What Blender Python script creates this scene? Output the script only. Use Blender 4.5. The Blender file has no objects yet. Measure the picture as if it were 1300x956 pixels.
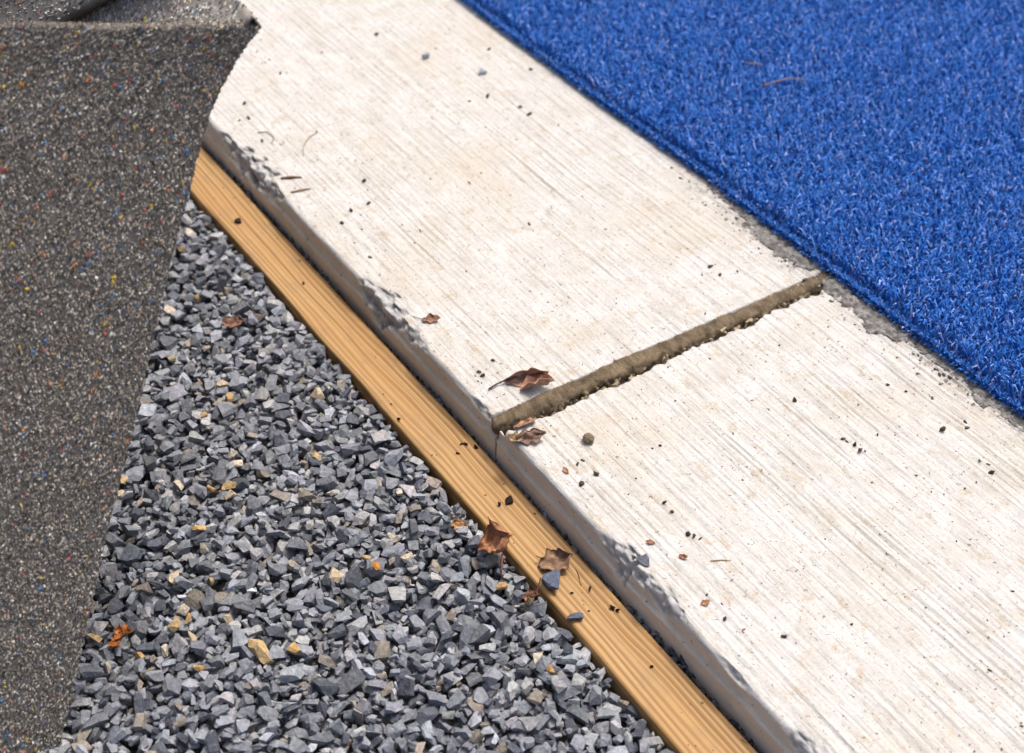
import bpy, bmesh, math
import numpy as np
from mathutils import Vector, Matrix
rng = np.random.default_rng(7)
sc = bpy.context.scene
col = sc.collection
MM = 0.001

# ------------------------------------------------------------------ camera
# world axes: +x along the kerb (towards the viewer), +y across it (towards the turf), z up,
# z = 0 is the top of the timber; lengths below are in millimetres until they are linked
cam_d = bpy.data.cameras.new('camera'); cam = bpy.data.objects.new('camera', cam_d); col.objects.link(cam)
PITCH, YAW, ROLL = 0.7032274, 2.5582317, -0.0019479
fw = Vector((math.cos(PITCH)*math.cos(YAW), math.cos(PITCH)*math.sin(YAW), -math.sin(PITCH)))
rt = fw.cross(Vector((0, 0, 1))).normalized(); up = rt.cross(fw)
R_ = rt*math.cos(ROLL) + up*math.sin(ROLL); U_ = up*math.cos(ROLL) - rt*math.sin(ROLL)
cam.matrix_world = Matrix(((R_.x, U_.x, -fw.x, .62015), (R_.y, U_.y, -fw.y, -.35307), (R_.z, U_.z, -fw.z, .72782), (0, 0, 0, 1)))
cam_d.sensor_fit = 'HORIZONTAL'; cam_d.sensor_width = 36; cam_d.lens = 36*1882.79/1300
cam_d.shift_y = -44.5/1300
cam_d.clip_start = .02; cam_d.clip_end = 500
cam_d.dof.use_dof = True; cam_d.dof.focus_distance = .965; cam_d.dof.aperture_fstop = 8.5
sc.camera = cam

# ------------------------------------------------------------------ sky, sun, exposure
SUN = Vector((-.30, .95, 0)).normalized()*math.cos(math.radians(64)) + Vector((0, 0, math.sin(math.radians(64))))
w = bpy.data.worlds.new('World'); sc.world = w; w.use_nodes = True
nt = w.node_tree; bg = nt.nodes['Background']
sky = nt.nodes.new('ShaderNodeTexSky'); sky.sky_type = 'NISHITA'; sky.sun_disc = False
sky.sun_elevation = math.radians(64); sky.sun_rotation = math.atan2(SUN.x, SUN.y)
sky.air_density = .8; sky.dust_density = 7.0; sky.ozone_density = .6
nt.links.new(sky.outputs[0], bg.inputs[0]); bg.inputs[1].default_value = .15
sd = bpy.data.lights.new('sun', 'SUN'); sd.energy = 1.95; sd.angle = math.radians(11); sd.color = (1, .965, .91)
so = bpy.data.objects.new('sun', sd); col.objects.link(so)
so.rotation_euler = SUN.to_track_quat('Z', 'Y').to_euler()
sc.view_settings.view_transform = 'Standard'; sc.view_settings.look = 'None'
sc.cycles.max_bounces = 6; sc.cycles.diffuse_bounces = 3; sc.cycles.glossy_bounces = 2; sc.cycles.transmission_bounces = 2
sc.view_settings.exposure = .36; sc.view_settings.gamma = 1; sc.view_settings.use_curve_mapping = False

# ------------------------------------------------------------------ helpers
def _h(ix, iy, iz, s):
    n = (ix.astype(np.int64)*374761393 + iy.astype(np.int64)*668265263 + iz.astype(np.int64)*2147483647 + s*974634721) & 0xffffffff
    n = ((n ^ (n >> 13))*1274126177) & 0xffffffff
    n = ((n ^ (n >> 15))*2246822519) & 0xffffffff
    return ((n ^ (n >> 16)) & 0xffffff)/float(0xffffff)
def noise(x, y=0., z=0., s=0):
    """value noise in -1..1"""
    x, y, z = np.broadcast_arrays(np.asarray(x, float), np.asarray(y, float), np.asarray(z, float))
    fx, fy, fz = np.floor(x), np.floor(y), np.floor(z)
    u, v, t = x-fx, y-fy, z-fz
    u, v, t = u*u*(3-2*u), v*v*(3-2*v), t*t*(3-2*t)
    r = 0
    for a in (0, 1):
        for b in (0, 1):
            for c in (0, 1):
                r = r + _h(fx+a, fy+b, fz+c, s)*(u if a else 1-u)*(v if b else 1-v)*(t if c else 1-t)
    return r*2-1
def fbm(x, y=0., z=0., s=0, o=4):
    r = 0; a = 1.; k = 1.
    for i in range(o):
        r = r + a*noise(np.asarray(x)*k, np.asarray(y)*k, np.asarray(z)*k, s+i); a *= .5; k *= 2.03
    return r/1.9
def sstep(a, b, x):
    t = np.clip((np.asarray(x, float)-a)/(b-a), 0, 1); return t*t*(3-2*t)
def norm(v): return v/np.maximum(np.linalg.norm(v, axis=-1, keepdims=True), 1e-9)

def mesh(name, v, faces, smooth=True, attrs=None):
    """v in mm; faces: list of (m,k) index arrays"""
    me = bpy.data.meshes.new(name)
    v = np.asarray(v, float)*MM
    me.vertices.add(len(v)); me.vertices.foreach_set('co', v.astype(np.float32).ravel())
    faces = [np.asarray(f) for f in (faces if isinstance(faces, list) else [faces])]
    idx = np.concatenate([f.ravel() for f in faces]).astype(np.int32)
    tot = np.concatenate([np.full(len(f), f.shape[1]) for f in faces])
    st = np.r_[0, np.cumsum(tot)[:-1]].astype(np.int32)
    me.loops.add(len(idx)); me.loops.foreach_set('vertex_index', idx)
    me.polygons.add(len(tot)); me.polygons.foreach_set('loop_start', st)
    me.polygons.foreach_set('use_smooth', np.full(len(tot), smooth))
    for k, a in (attrs or {}).items():
        a = np.asarray(a, float)
        if a.ndim == 1: a = np.stack([a]*3, 1)
        A = np.ones((len(v), 4), np.float32); A[:, :3] = a
        me.color_attributes.new(k, 'FLOAT_COLOR', 'POINT').data.foreach_set('color', A.ravel())
    me.update(calc_edges=True); me.validate()
    return me
def link(name, me, mat=None, parent=None, label=None, cat=None, group=None, kind=None, loc=None):
    o = bpy.data.objects.new(name, me); col.objects.link(o)
    if mat is not None and me is not None and not me.materials: me.materials.append(mat)
    if parent is not None: o.parent = parent
    if loc is not None: o.location = Vector(loc)*MM
    for k, x in (('label', label), ('category', cat), ('group', group), ('kind', kind)):
        if x: o[k] = x
    return o
def grid_faces(n, m, closed=False):
    """n rows, m columns"""
    i = np.arange(n-1)[:, None]*m; j = np.arange(m if closed else m-1)[None]
    a = i+j; b = i+(j+1) % m
    return np.stack([a, b, b+m, a+m], -1).reshape(-1, 4)
def cat_rom(P, n):
    P = np.asarray(P, float); k = len(P)
    Q = np.vstack([2*P[0]-P[1], P, 2*P[-1]-P[-2]])
    d = np.r_[0, np.cumsum(np.linalg.norm(np.diff(P, axis=0), axis=1))]
    s = np.linspace(0, d[-1], n); i = np.clip(np.searchsorted(d, s, 'right')-1, 0, k-2)
    t = ((s-d[i])/np.maximum(d[i+1]-d[i], 1e-9))[:, None]
    a, b, c, e = Q[i], Q[i+1], Q[i+2], Q[i+3]
    return .5*(2*b+(c-a)*t+(2*a-5*b+4*c-e)*t*t+(3*b-a-3*c+e)*t**3)
def tube(P, rad, k=7, n=None):
    P = cat_rom(P, n or 4*len(P)); rad = np.interp(np.linspace(0, 1, len(P)), np.linspace(0, 1, len(np.atleast_1d(rad))), np.atleast_1d(rad))
    T = norm(np.gradient(P, axis=0)); S = norm(np.cross(T, [0.13, .2, 1.])); B = np.cross(T, S)
    a = np.linspace(0, 2*np.pi, k, endpoint=False)
    V = P[:, None]+rad[:, None, None]*(np.cos(a)[None, :, None]*S[:, None]+np.sin(a)[None, :, None]*B[:, None])
    V = V.reshape(-1, 3); nV = len(V); V = np.vstack([V, P[:1], P[-1:]])
    j = np.arange(k); e = (len(P)-1)*k
    return V, [grid_faces(len(P), k, True), np.stack([(j+1) % k, j, np.full(k, nV)], 1), np.stack([e+j, e+(j+1) % k, np.full(k, nV+1)], 1)]

# ---- node helper
class NT:
    def __init__(s, name):
        s.m = bpy.data.materials.new(name); s.m.use_nodes = True; s.t = s.m.node_tree
        s.b = s.t.nodes['Principled BSDF']; s.out = s.t.nodes['Material Output']
    def put(s, sock, v):
        if isinstance(v, bpy.types.NodeSocket): s.t.links.new(v, sock)
        elif v is not None:
            if hasattr(sock.default_value, '__len__') and not hasattr(v, '__len__'): v = (v,)*3
            if hasattr(v, '__len__') and len(v) == 3 and len(sock.default_value) == 4: v = (*v, 1)
            sock.default_value = v
    def obj(s): return s.t.nodes.new('ShaderNodeTexCoord').outputs['Object']
    def attr(s, n): a = s.t.nodes.new('ShaderNodeAttribute'); a.attribute_name = n; return a.outputs['Color']
    def sep(s, v):
        a = s.t.nodes.new('ShaderNodeSeparateXYZ'); s.put(a.inputs[0], v); return a.outputs
    def scale(s, v, sx, sy, sz):
        a = s.t.nodes.new('ShaderNodeMapping'); s.put(a.inputs[0], v); a.inputs['Scale'].default_value = (sx, sy, sz); return a.outputs[0]
    def noise(s, v, sc_, det=3, rough=.55, dist=0):
        a = s.t.nodes.new('ShaderNodeTexNoise'); s.put(a.inputs['Vector'], v)
        a.inputs['Scale'].default_value = sc_; a.inputs['Detail'].default_value = det
        a.inputs['Roughness'].default_value = rough; a.inputs['Distortion'].default_value = dist; return a.outputs[0]
    def voro(s, v, sc_, out='Distance', feat='F1', rnd=1):
        a = s.t.nodes.new('ShaderNodeTexVoronoi'); a.feature = feat; s.put(a.inputs['Vector'], v)
        a.inputs['Scale'].default_value = sc_; a.inputs['Randomness'].default_value = rnd; return a.outputs[out]
    def math(s, op, a, b=None, c=None):
        n = s.t.nodes.new('ShaderNodeMath'); n.operation = op
        for i, x in enumerate((a, b, c)):
            if x is not None: s.put(n.inputs[i], x)
        return n.outputs[0]
    def ramp(s, f, *stops, interp='LINEAR'):
        n = s.t.nodes.new('ShaderNodeValToRGB'); s.put(n.inputs[0], f); e = n.color_ramp.elements; n.color_ramp.interpolation = interp
        while len(e) < len(stops): e.new(.5)
        for q, (p, c) in zip(e, stops):
            q.position = p; q.color = (*((c,)*3 if not hasattr(c, '__len__') else c), 1)
        return n.outputs[0]
    def mix(s, f, a, b, mode='MIX'):
        n = s.t.nodes.new('ShaderNodeMix'); n.data_type = 'RGBA'; n.blend_type = mode; n.clamp_factor = True
        s.put(n.inputs['Factor'], f); s.put(n.inputs['A'], a) if 0 else s.put(n.inputs[6], a); s.put(n.inputs[7], b); return n.outputs[2]
    def bump(s, h, strength=.5, dist=.001, nrm=None):
        n = s.t.nodes.new('ShaderNodeBump'); n.inputs['Strength'].default_value = strength; n.inputs['Distance'].default_value = dist
        s.put(n.inputs['Height'], h)
        if nrm is not None: s.put(n.inputs['Normal'], nrm)
        return n.outputs[0]
    def done(s, color=None, rough=.8, normal=None, spec=.3):
        s.put(s.b.inputs['Base Color'], color); s.put(s.b.inputs['Roughness'], rough); s.put(s.b.inputs['Specular IOR Level'], spec)
        if normal is not None: s.put(s.b.inputs['Normal'], normal)
        return s.m

# ------------------------------------------------------------------ materials
def m_concrete():
    n = NT('concrete'); p = n.obj(); z = n.attr('zone'); zc = n.sep(z)   # x: cast face, y: broken aggregate, z: grubby strip by the turf
    st = n.scale(p, .12, 1, 1)
    big = n.noise(p, 9, 4, .6); mid = n.noise(p, 38, 4, .65); fine = n.noise(n.scale(p, .028, 1, 1), 820, 2, .6); speck = n.noise(p, 420, 2, .5)
    c = n.mix(n.ramp(mid, (.40, 0), (.66, 1)), (.56, .555, .54), (.49, .47, .435))
    c = n.mix(n.math('MULTIPLY', n.ramp(big, (.5, 0), (.68, 1)), .5), c, (.50, .44, .35))
    brk = n.ramp(n.noise(n.scale(p, .35, 1, 1), 330, 4, .75), (.40, .12), (.60, 1))
    c = n.mix(n.math('MULTIPLY', n.math('MULTIPLY', n.ramp(fine, (.52, 0), (.60, 1)), brk), .55), c, (.26, .245, .225))
    c = n.mix(n.math('MULTIPLY', n.ramp(n.noise(p, 560, 4, .8), (.48, 0), (.64, 1)), .5), c, (.34, .32, .29))
    ln = n.noise(n.scale(p, .05, 1, 1), 420, 2, .6)
    c = n.mix(n.math('MULTIPLY', n.math('MULTIPLY', n.ramp(ln, (.56, 0), (.64, 1)), n.ramp(n.noise(p, 22, 3, .6), (.40, .0), (.68, 1))), .1), c, (.22, .195, .16))
    spots = n.noise(p, 70, 5, .7)
    c = n.mix(n.math('MULTIPLY', n.ramp(spots, (.56, 0), (.66, 1)), .6), c, (.40, .325, .225))
    c = n.mix(n.math('MULTIPLY', n.ramp(speck, (.665, 0), (.71, 1)), .8), c, (.13, .11, .09))
    # grubby strip
    g = n.math('MULTIPLY', n.ramp(n.noise(p, 150, 4, .75), (.44, 0), (.60, 1)), zc[2])
    c = n.mix(g, c, (.13, .125, .12))
    face = n.mix(n.ramp(n.noise(p, 45, 4, .6), (.35, 0), (.7, 1)), (.68, .625, .53), (.58, .53, .445))
    face = n.mix(n.math('MULTIPLY', n.ramp(n.noise(p, 260, 2, .5), (.68, 0), (.72, 1)), .7), face, (.12, .1, .08))
    c = n.mix(zc[0], c, face)
    ag = n.mix(n.ramp(n.noise(p, 120, 4, .7), (.35, 0), (.68, 1)), (.33, .335, .345), (.50, .49, .475))
    ag = n.mix(n.ramp(n.voro(p, 220), (.1, .6), (.3, 0)), ag, (.17, .18, .21))
    c = n.mix(zc[1], c, ag)
    h = n.math('ADD', n.math('MULTIPLY', n.noise(n.scale(p, .04, 1, 1), 700, 3, .7), .6), n.math('MULTIPLY', n.noise(p, 500, 4, .7), .5))
    return n.done(c, .9, n.bump(h, .8, .0012), .2)
def m_wood():
    n = NT('pine'); p = n.obj(); q = n.sep(p)
    warp = n.noise(n.scale(p, 3.2, 16, 16), 1, 3, .5)
    warp2 = n.noise(n.scale(p, 14, 60, 60), 1, 2, .5)
    cmb = n.t.nodes.new('ShaderNodeCombineXYZ')
    yw = n.math('ADD', q[1], n.math('MULTIPLY', n.math('SUBTRACT', warp, .5), .016))
    yw = n.math('ADD', yw, n.math('MULTIPLY', n.math('SUBTRACT', warp2, .5), .0022))
    yw = n.math('ADD', yw, n.math('MULTIPLY', q[2], .5))
    n.put(cmb.inputs[0], n.math('MULTIPLY', q[0], 1.1)); n.put(cmb.inputs[1], n.math('MULTIPLY', yw, 330))
    rings = n.ramp(n.noise(cmb.outputs[0], 1, 2, .5), (.30, 0), (.72, 1))
    s0 = n.math('MULTIPLY_ADD', n.math('SINE', n.math('MULTIPLY_ADD', yw, 1520, n.math('MULTIPLY', rings, 2.5))), .5, .5)
    s1 = n.math('ADD', n.math('MULTIPLY', s0, .55), n.math('MULTIPLY', rings, .5))
    fib = n.noise(n.scale(p, 22, 900, 900), 1, 3, .7)
    c = n.ramp(s1, (0, (.46, .31, .150)), (.40, (.41, .257, .110)), (.68, (.29, .163, .060)), (1, (.18, .088, .029)))
    c = n.mix(n.math('MULTIPLY', n.ramp(fib, (.35, 0), (.75, 1)), .4), c, (.38, .20, .06))
    c = n.mix(n.math('MULTIPLY', n.ramp(n.noise(n.scale(p, 6, 22, 22), 1, 4, .6), (.48, 0), (.72, 1)), .45), c, (.36, .18, .055))
    c = n.mix(n.ramp(n.noise(n.scale(p, 60, 180, 180), 1, 2, .5), (.74, 0), (.78, .8)), c, (.10, .05, .02))
    c = n.mix(n.math('MULTIPLY', n.ramp(n.noise(n.scale(p, 25, 45, 45), 1, 5, .7), (.52, 0), (.70, 1)), .4), c, (.20, .14, .085))
    h = n.math('ADD', n.math('MULTIPLY', s1, .7), n.math('MULTIPLY', fib, .5))
    return n.done(c, .62, n.bump(h, .45, .0006), .3)
def m_stone(name='crushed_stone'):
    n = NT(name); p = n.obj(); a = n.attr('tint')
    v = n.noise(p, 330, 4, .65)
    c = n.mix(1, a, n.ramp(v, (.25, .6), (.75, 1.4)), 'MULTIPLY')
    c = n.mix(n.math('MULTIPLY', n.ramp(n.noise(n.scale(p, 1, .6, 2), 520, 2, .6), (.62, 0), (.72, 1)), .35), c, (.40, .39, .38))
    c = n.mix(n.math('MULTIPLY', n.ramp(n.noise(p, 140, 3, .6), (.45, 0), (.75, 1)), .4), c, n.mix(1, c, (1.5, 1.42, 1.32), 'MULTIPLY'))
    h = n.math('ADD', n.noise(p, 1000, 4, .75), n.math('MULTIPLY', n.noise(p, 260, 2, .5), 2.2))
    return n.done(c, .75, n.bump(h, .75, .0009), .3)
def m_rubber():
    n = NT('recycled_rubber'); p = n.obj(); a = n.attr('tint')
    v = n.noise(p, 700, 3, .7)
    c = n.mix(1, a, n.ramp(v, (.2, .6), (.8, 1.4)), 'MULTIPLY')
    return n.done(c, .78, n.bump(n.noise(p, 1100, 3, .7), .6, .0006), .3)
def m_tint(name, rough, spec, sc_=600, b=.3, lo=.75, hi=1.25, dist=.0004):
    n = NT(name); p = n.obj(); a = n.attr('tint')
    c = n.mix(1, a, n.ramp(n.noise(p, sc_, 4, .65), (.25, lo), (.75, hi)), 'MULTIPLY')
    return n.done(c, rough, n.bump(n.noise(p, sc_*2, 3, .7), b, dist), spec)
def m_fibre():
    n = NT('turf_fibre'); a = n.attr('tint')
    n.done(a, .65, None, .2)
    tr = n.t.nodes.new('ShaderNodeBsdfTranslucent'); mx = n.t.nodes.new('ShaderNodeMixShader'); mx.inputs[0].default_value = .16
    n.put(tr.inputs[0], a); n.t.links.new(n.b.outputs[0], mx.inputs[1]); n.t.links.new(tr.outputs[0], mx.inputs[2]); n.t.links.new(mx.outputs[0], n.out.inputs[0])
    return n.m
def m_ground():
    n = NT('soil'); p = n.obj()
    c = n.mix(n.noise(p, 60, 5, .7), (.06, .06, .065), (.20, .195, .19))
    return n.done(c, .95, n.bump(n.noise(p, 90, 5, .7), .8, .01), .2)
def m_plain(name, c, rough=.8, v=.25, sc_=200):
    n = NT(name); p = n.obj()
    return n.done(n.mix(n.noise(p, sc_, 4, .65), tuple(x*(1-v) for x in c), tuple(x*(1+v) for x in c)), rough, n.bump(n.noise(p, sc_*2, 4, .7), .4, .0006), .25)
CONC, WOOD, STONE, RUBBER, FIBRE, SOIL = m_concrete(), m_wood(), m_stone(), m_rubber(), m_fibre(), m_ground()
LEAF = m_tint('dry_leaf_tissue', .6, .35, 260, .6, .55, 1.35, .0008)
DIRT = m_tint('dirt', .9, .15, 800, .6, .6, 1.4)
BEAD = m_tint('sandy_sealant', .95, .15, 700, 1.0, .55, 1.4, .0014)
CRUST = m_tint('grey_mortar', .95, .15, 500, 1.0, .5, 1.4, .0014)
BACK = m_plain('turf_backing', (.010, .045, .17), .8)
PAVE = m_plain('pavement_concrete', (.42, .40, .36), .9, .12, 30)

# ------------------------------------------------------------------ setting
KH, KF, KW = 27.5, 44.7, 303.7           # kerb top, front face, width in view
def box_mesh(name, x0, x1, y0, y1, z0, z1):
    v = [(x, y, z) for z in (z0, z1) for y in (y0, y1) for x in (x0, x1)]
    f = [(0, 2, 3, 1), (4, 5, 7, 6), (0, 1, 5, 4), (2, 6, 7, 3), (0, 4, 6, 2), (1, 3, 7, 5)]
    return mesh(name, v, np.array(f), False)
link('ground', mesh('ground', [(-60000, -60000, -48), (60000, -60000, -48), (60000, 60000, -48), (-60000, 60000, -48)], np.array([[0, 1, 2, 3]])), SOIL, kind='structure')
link('pavement', box_mesh('pavement', -3000, 3000, KF+KW+64, 4200, -47, KH-.5), PAVE, kind='structure')

# ------------------------------------------------------------------ concrete kerb slabs
def axis(dense0, dense1, step, far0, far1, fstep):
    return np.r_[np.arange(far0, dense0, fstep), np.arange(dense0, dense1, step), np.arange(dense1, far1+1, fstep)] if far0 < dense0 else np.r_[np.arange(dense0, dense1, step), np.arange(dense1, far1+1, fstep)]
CHIPS = [(-388, 62, 1.25), (-345, 26, .8), (-160, 42, 1.0), (-118, 26, .6), (-30, 34, .45), (150, 34, 1.05), (178, 26, .7), (-560, 60, .9), (330, 40, .8), (250, 22, .4)]
def slab(x, joint_at_end):
    """closed loft along x of the kerb's cross-section; every row is one section"""
    RAD = 4.2
    zs = np.r_[-46, np.arange(-30, KH-RAD, 1.3)]
    prof = [(KF, z, 0.) for z in zs]
    for a in np.linspace(0, np.pi/2, 13): prof.append((KF+RAD-RAD*math.cos(a), KH-RAD+RAD*math.sin(a), a/(np.pi/2)))
    for y in np.r_[np.arange(KF+RAD+.8, KF+KW+6, .85), np.arange(KF+KW+9, KF+KW+62, 6)]: prof.append((y, KH, 1.))
    prof += [(KF+KW+62, -46, 1.)]
    prof = np.array(prof); m = len(prof); nx = len(x)
    X = np.repeat(x[:, None], m, 1); Y = np.repeat(prof[None, :, 0], nx, 0).copy(); Z = np.repeat(prof[None, :, 1], nx, 0).copy(); A = np.repeat(prof[None, :, 2], nx, 0)
    top = sstep(.8, 1, A)*(Z > 0)
    # broom finish: long shallow furrows along x
    yw = Y+4*noise(X/260, Y/90, s=3)+1.5*noise(X/70, Y/40, s=4)
    fur = noise(yw/1.9, X/110, s=11)*.7+noise(yw/4.3, X/130, s=12)*.25+noise(yw/1.2, X/110, s=13)*.4
    depth = .42+.42*sstep(-.3, .6, noise(X/120, Y/60, s=14))
    edge_fade = sstep(KF+3, KF+16, Y)
    Z += top*(fur*depth*edge_fade*1.15 + .35*fbm(X/40, Y/40, s=20) + .30*fbm(X/5, Y/4, s=21)*(1+2*(1-edge_fade)))
    # ragged trowelled rim and rough arris
    rim = np.exp(-((Y-KF-5)/6)**2)*(Z > 5)
    Z += rim*(.9*fbm(X/9, Y/4, s=31))
    fr = (1-top)*(Z > -20)
    # lip on the cast face
    lip = 14.5+4.*fbm(X/45, s=40)+1.6*fbm(X/6, s=41)
    below = sstep(0, .9, lip-Z+0*Y)*(Z < KH-2)
    Y += -2.3*below*fr + .5*fbm(X/22, Z/22, s=42)*fr + .25*fbm(X/4, Z/4, s=43)*fr
    # broken places along the arris
    chip = np.zeros_like(X)
    for c, wd, s in CHIPS:
        wv = np.clip(1-np.abs(X-c)/wd, 0, 1)
        chip = np.maximum(chip, s*wv**.6)
    dist = np.hypot(np.maximum(Y-KF, 0), np.maximum(KH-Z, 0)*.62)
    reach = 15*chip*(.75+.5*noise(X/11, Y/30, s=50)+.3*noise(X/4, Y/6, s=51))
    cm = sstep(0, 3.0, reach-dist)*(Z > -12)
    cut = cm*(1.2+3.6*np.clip(chip, 0, 1.2))*(.7+.5*noise(X/8, Y/8, Z/8, s=52)+.55*noise(X/3.5, Y/3.5, Z/3.5, s=53))
    Y += cut*.75; Z -= cut*.75
    # worn grey arris everywhere
    worn = np.exp(-((A-.45)/.33)**2)*(Z > 8)*(.55+.6*noise(X/14, Z/9, s=54))
    # shallow groove for the sealant next to the joint
    xe = x[-1] if joint_at_end else x[0]
    dj = np.abs(X-xe)
    tj = np.clip((Y-KF)/KW, 0, 1)
    gw = (10.6-6*tj if joint_at_end else 8.6+1.6*tj)*(1+.06*noise(Y/30, s=60)+.05*noise(Y/6, s=61)+(.03 if joint_at_end else .26)*noise(Y/13, s=65)+(.02 if joint_at_end else .16)*noise(Y/4, s=66))
    gz = sstep(gw, gw-2.2, dj)*np.where(Z > 0, sstep(.02, .5, A), 0)
    Z -= gz*9*(1+.0*X)
    Y += np.where((A > .1) & (A < .99) & (Z > 0), sstep(8, 0, dj)*1.6, 0)
    # ragged joint end
    last = (dj < .01); X = X+np.where(last, .7*noise(Z/4, Y/6, s=62), 0)
    zone = np.zeros((nx, m, 3))
    zone[..., 0] = np.clip((1-sstep(.15, .6, A))*(Z < KH-3), 0, 1)
    zone[..., 1] = np.clip(np.maximum(cm*.95, worn*.45), 0, 1)
    grub = sstep(KF+KW-26, KF+KW-4, Y+9*noise(X/30, Y/30, s=63)+5*noise(X/7, Y/7, s=64))*np.exp(-((X-30)/170)**2)
    zone[..., 2] = np.clip(grub*top*1.2, 0, 1)
    V = np.stack([X, Y, Z], -1).reshape(-1, 3)
    F = grid_faces(nx, m, True)[:, ::-1]
    # end caps as fans
    n0 = len(V); V = np.vstack([V, [[x[0], KF+150, -8]], [[x[-1], KF+150, -8]]]); j = np.arange(m)
    Z_ = np.vstack([zone.reshape(-1, 3), [[1, 0, 0]]*2])
    e = (nx-1)*m
    f0 = np.stack([j, (j+1) % m, np.full(m, n0)], 1); f1 = np.stack([e+(j+1) % m, e+j, np.full(m, n0+1)], 1)
    return V, [F, f0, f1], Z_
xa = np.r_[np.arange(-2600, -700, 60), np.arange(-700, -16, 2.9), np.arange(-16, -1.8, .6), -1.3]
xb = np.r_[1.3, np.arange(1.9, 13, .6), np.arange(14, 440, 2.9), np.arange(440, 2000, 60)]
for x, end, lab in ((xa, True, 'long white broom-finished concrete kerb slab behind the sealed joint, beside the rubber roll'),
                    (xb, False, 'white broom-finished concrete kerb slab in front of the sealed joint, nearest the viewer')):
    V, F, Z = slab(x, end)
    me = mesh('concrete_kerb_slab', V, F, True, {'zone': Z}); qz = (Z[:, 1][F[0]].mean(1) > .6)
    me.polygons.foreach_set('use_smooth', np.r_[~qz, np.zeros(len(F[1])+len(F[2]), bool)]); me.update()
    link('concrete_kerb_slab', me, CONC, label=lab, cat='kerb', group='concrete kerb slabs')

# sealant bead in the joint
def bead():
    ys = np.r_[np.arange(KF-1.5, KF+KW+30, .8)]; a = np.linspace(0, 2*np.pi, 26, endpoint=False)
    t = (ys-ys[0])/(ys[-1]-ys[0])
    cx_ = -5.0+5.*t+1.0*noise(ys/40, s=70)+.5*noise(ys/9, s=71)
    rx = 8.2-1.6*t+1.3*noise(ys/13, s=72)+.8*noise(ys/4, s=77); rz = 6.2-1.2*t+.5*noise(ys/11, s=73)
    cap = np.sqrt(np.clip(1-(1-np.clip((ys-ys[0])/9, 0, 1))**2, .02, 1))
    zc = KH-5.0-2.2*np.exp(-(ys-ys[0])/9)
    A, Yy = np.meshgrid(a, ys); c, s_ = np.cos(A), np.sin(A)
    rr = 1+.24*fbm(c*1.6+Yy/9, s_*1.6, Yy/5, s=74)+.22*fbm(c*4, s_*4, Yy/2, s=75)
    X = cx_[:, None]+np.sign(c)*np.abs(c)**.65*rx[:, None]*cap[:, None]*rr
    Z = zc[:, None]+np.sign(s_)*np.abs(s_)**.85*rz[:, None]*cap[:, None]*rr
    V = np.stack([X, Yy, Z], -1).reshape(-1, 3); n = len(V); k = len(a); j = np.arange(k)
    V = np.vstack([V, V[:k].mean(0), V[-k:].mean(0)]); e = (len(ys)-1)*k
    g = fbm(V[:, 0]/6, V[:, 1]/6, V[:, 2]/6, s=76)[:, None]
    T = np.array([.185, .142, .092])*(1+.95*g)
    return V, [grid_faces(len(ys), k, True), np.stack([(j+1) % k, j, np.full(k, n)], 1), np.stack([e+j, e+(j+1) % k, np.full(k, n+1)], 1)], T
V, F, T = bead()
link('joint_sealant', mesh('joint_sealant', V, F, True, {'tint': T}), BEAD, label='rough sandy brown sealant strip filling the joint between the concrete slabs', cat='sealant')

# ------------------------------------------------------------------ timber edging
def timber():
    x = np.r_[np.arange(-2500, -760, 60), np.arange(-760, 480, 3), np.arange(480, 2000, 60)]
    r = 2.6; W = 38.; prof = []
    for cx_, cz, a0 in ((W-r, -r, 0), (r, -r, 90), (r, -46+r, 180), (W-r, -46+r, 270)):
        for a in np.linspace(a0, a0+90, 5): prof.append((cx_+r*math.cos(math.radians(a)), cz+r*math.sin(math.radians(a))))
        if a0 == 0:
            for y in np.arange(W-r-1.5, r+1, -1.5): prof.append((y, 0))
    prof = np.array(prof); m = len(prof); nx = len(x)
    X = np.repeat(x[:, None], m, 1); Y = np.repeat(prof[None, :, 0], nx, 0); Z = np.repeat(prof[None, :, 1], nx, 0)
    Y = Y+1.1*noise(X/240, s=80)*1+np.where(Y < 6, 1.3*np.clip(noise(X/60, s=81), 0, 1)+.5*np.clip(fbm(X/9, Z/8, s=82), 0, 1), 0)
    Z = Z+.18*noise(Y/1.8, X/90, s=83)*(Z > -1)+.3*noise(X/80, Y/12, s=84)
    V = np.stack([X, Y, Z], -1).reshape(-1, 3); n = len(V); j = np.arange(m); e = (nx-1)*m
    V = np.vstack([V, [[x[0], 19, -22]], [[x[-1], 19, -22]]])
    return V, [grid_faces(nx, m, True)[:, ::-1], np.stack([j, (j+1) % m, np.full(m, n)], 1), np.stack([e+(j+1) % m, e+j, np.full(m, n+1)], 1)]
V, F = timber()
me = mesh('timber_edging', V, F, True)
link('timber_edging', me, WOOD, label='narrow honey-coloured timber board between the grey gravel and the kerb', cat='board')

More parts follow.
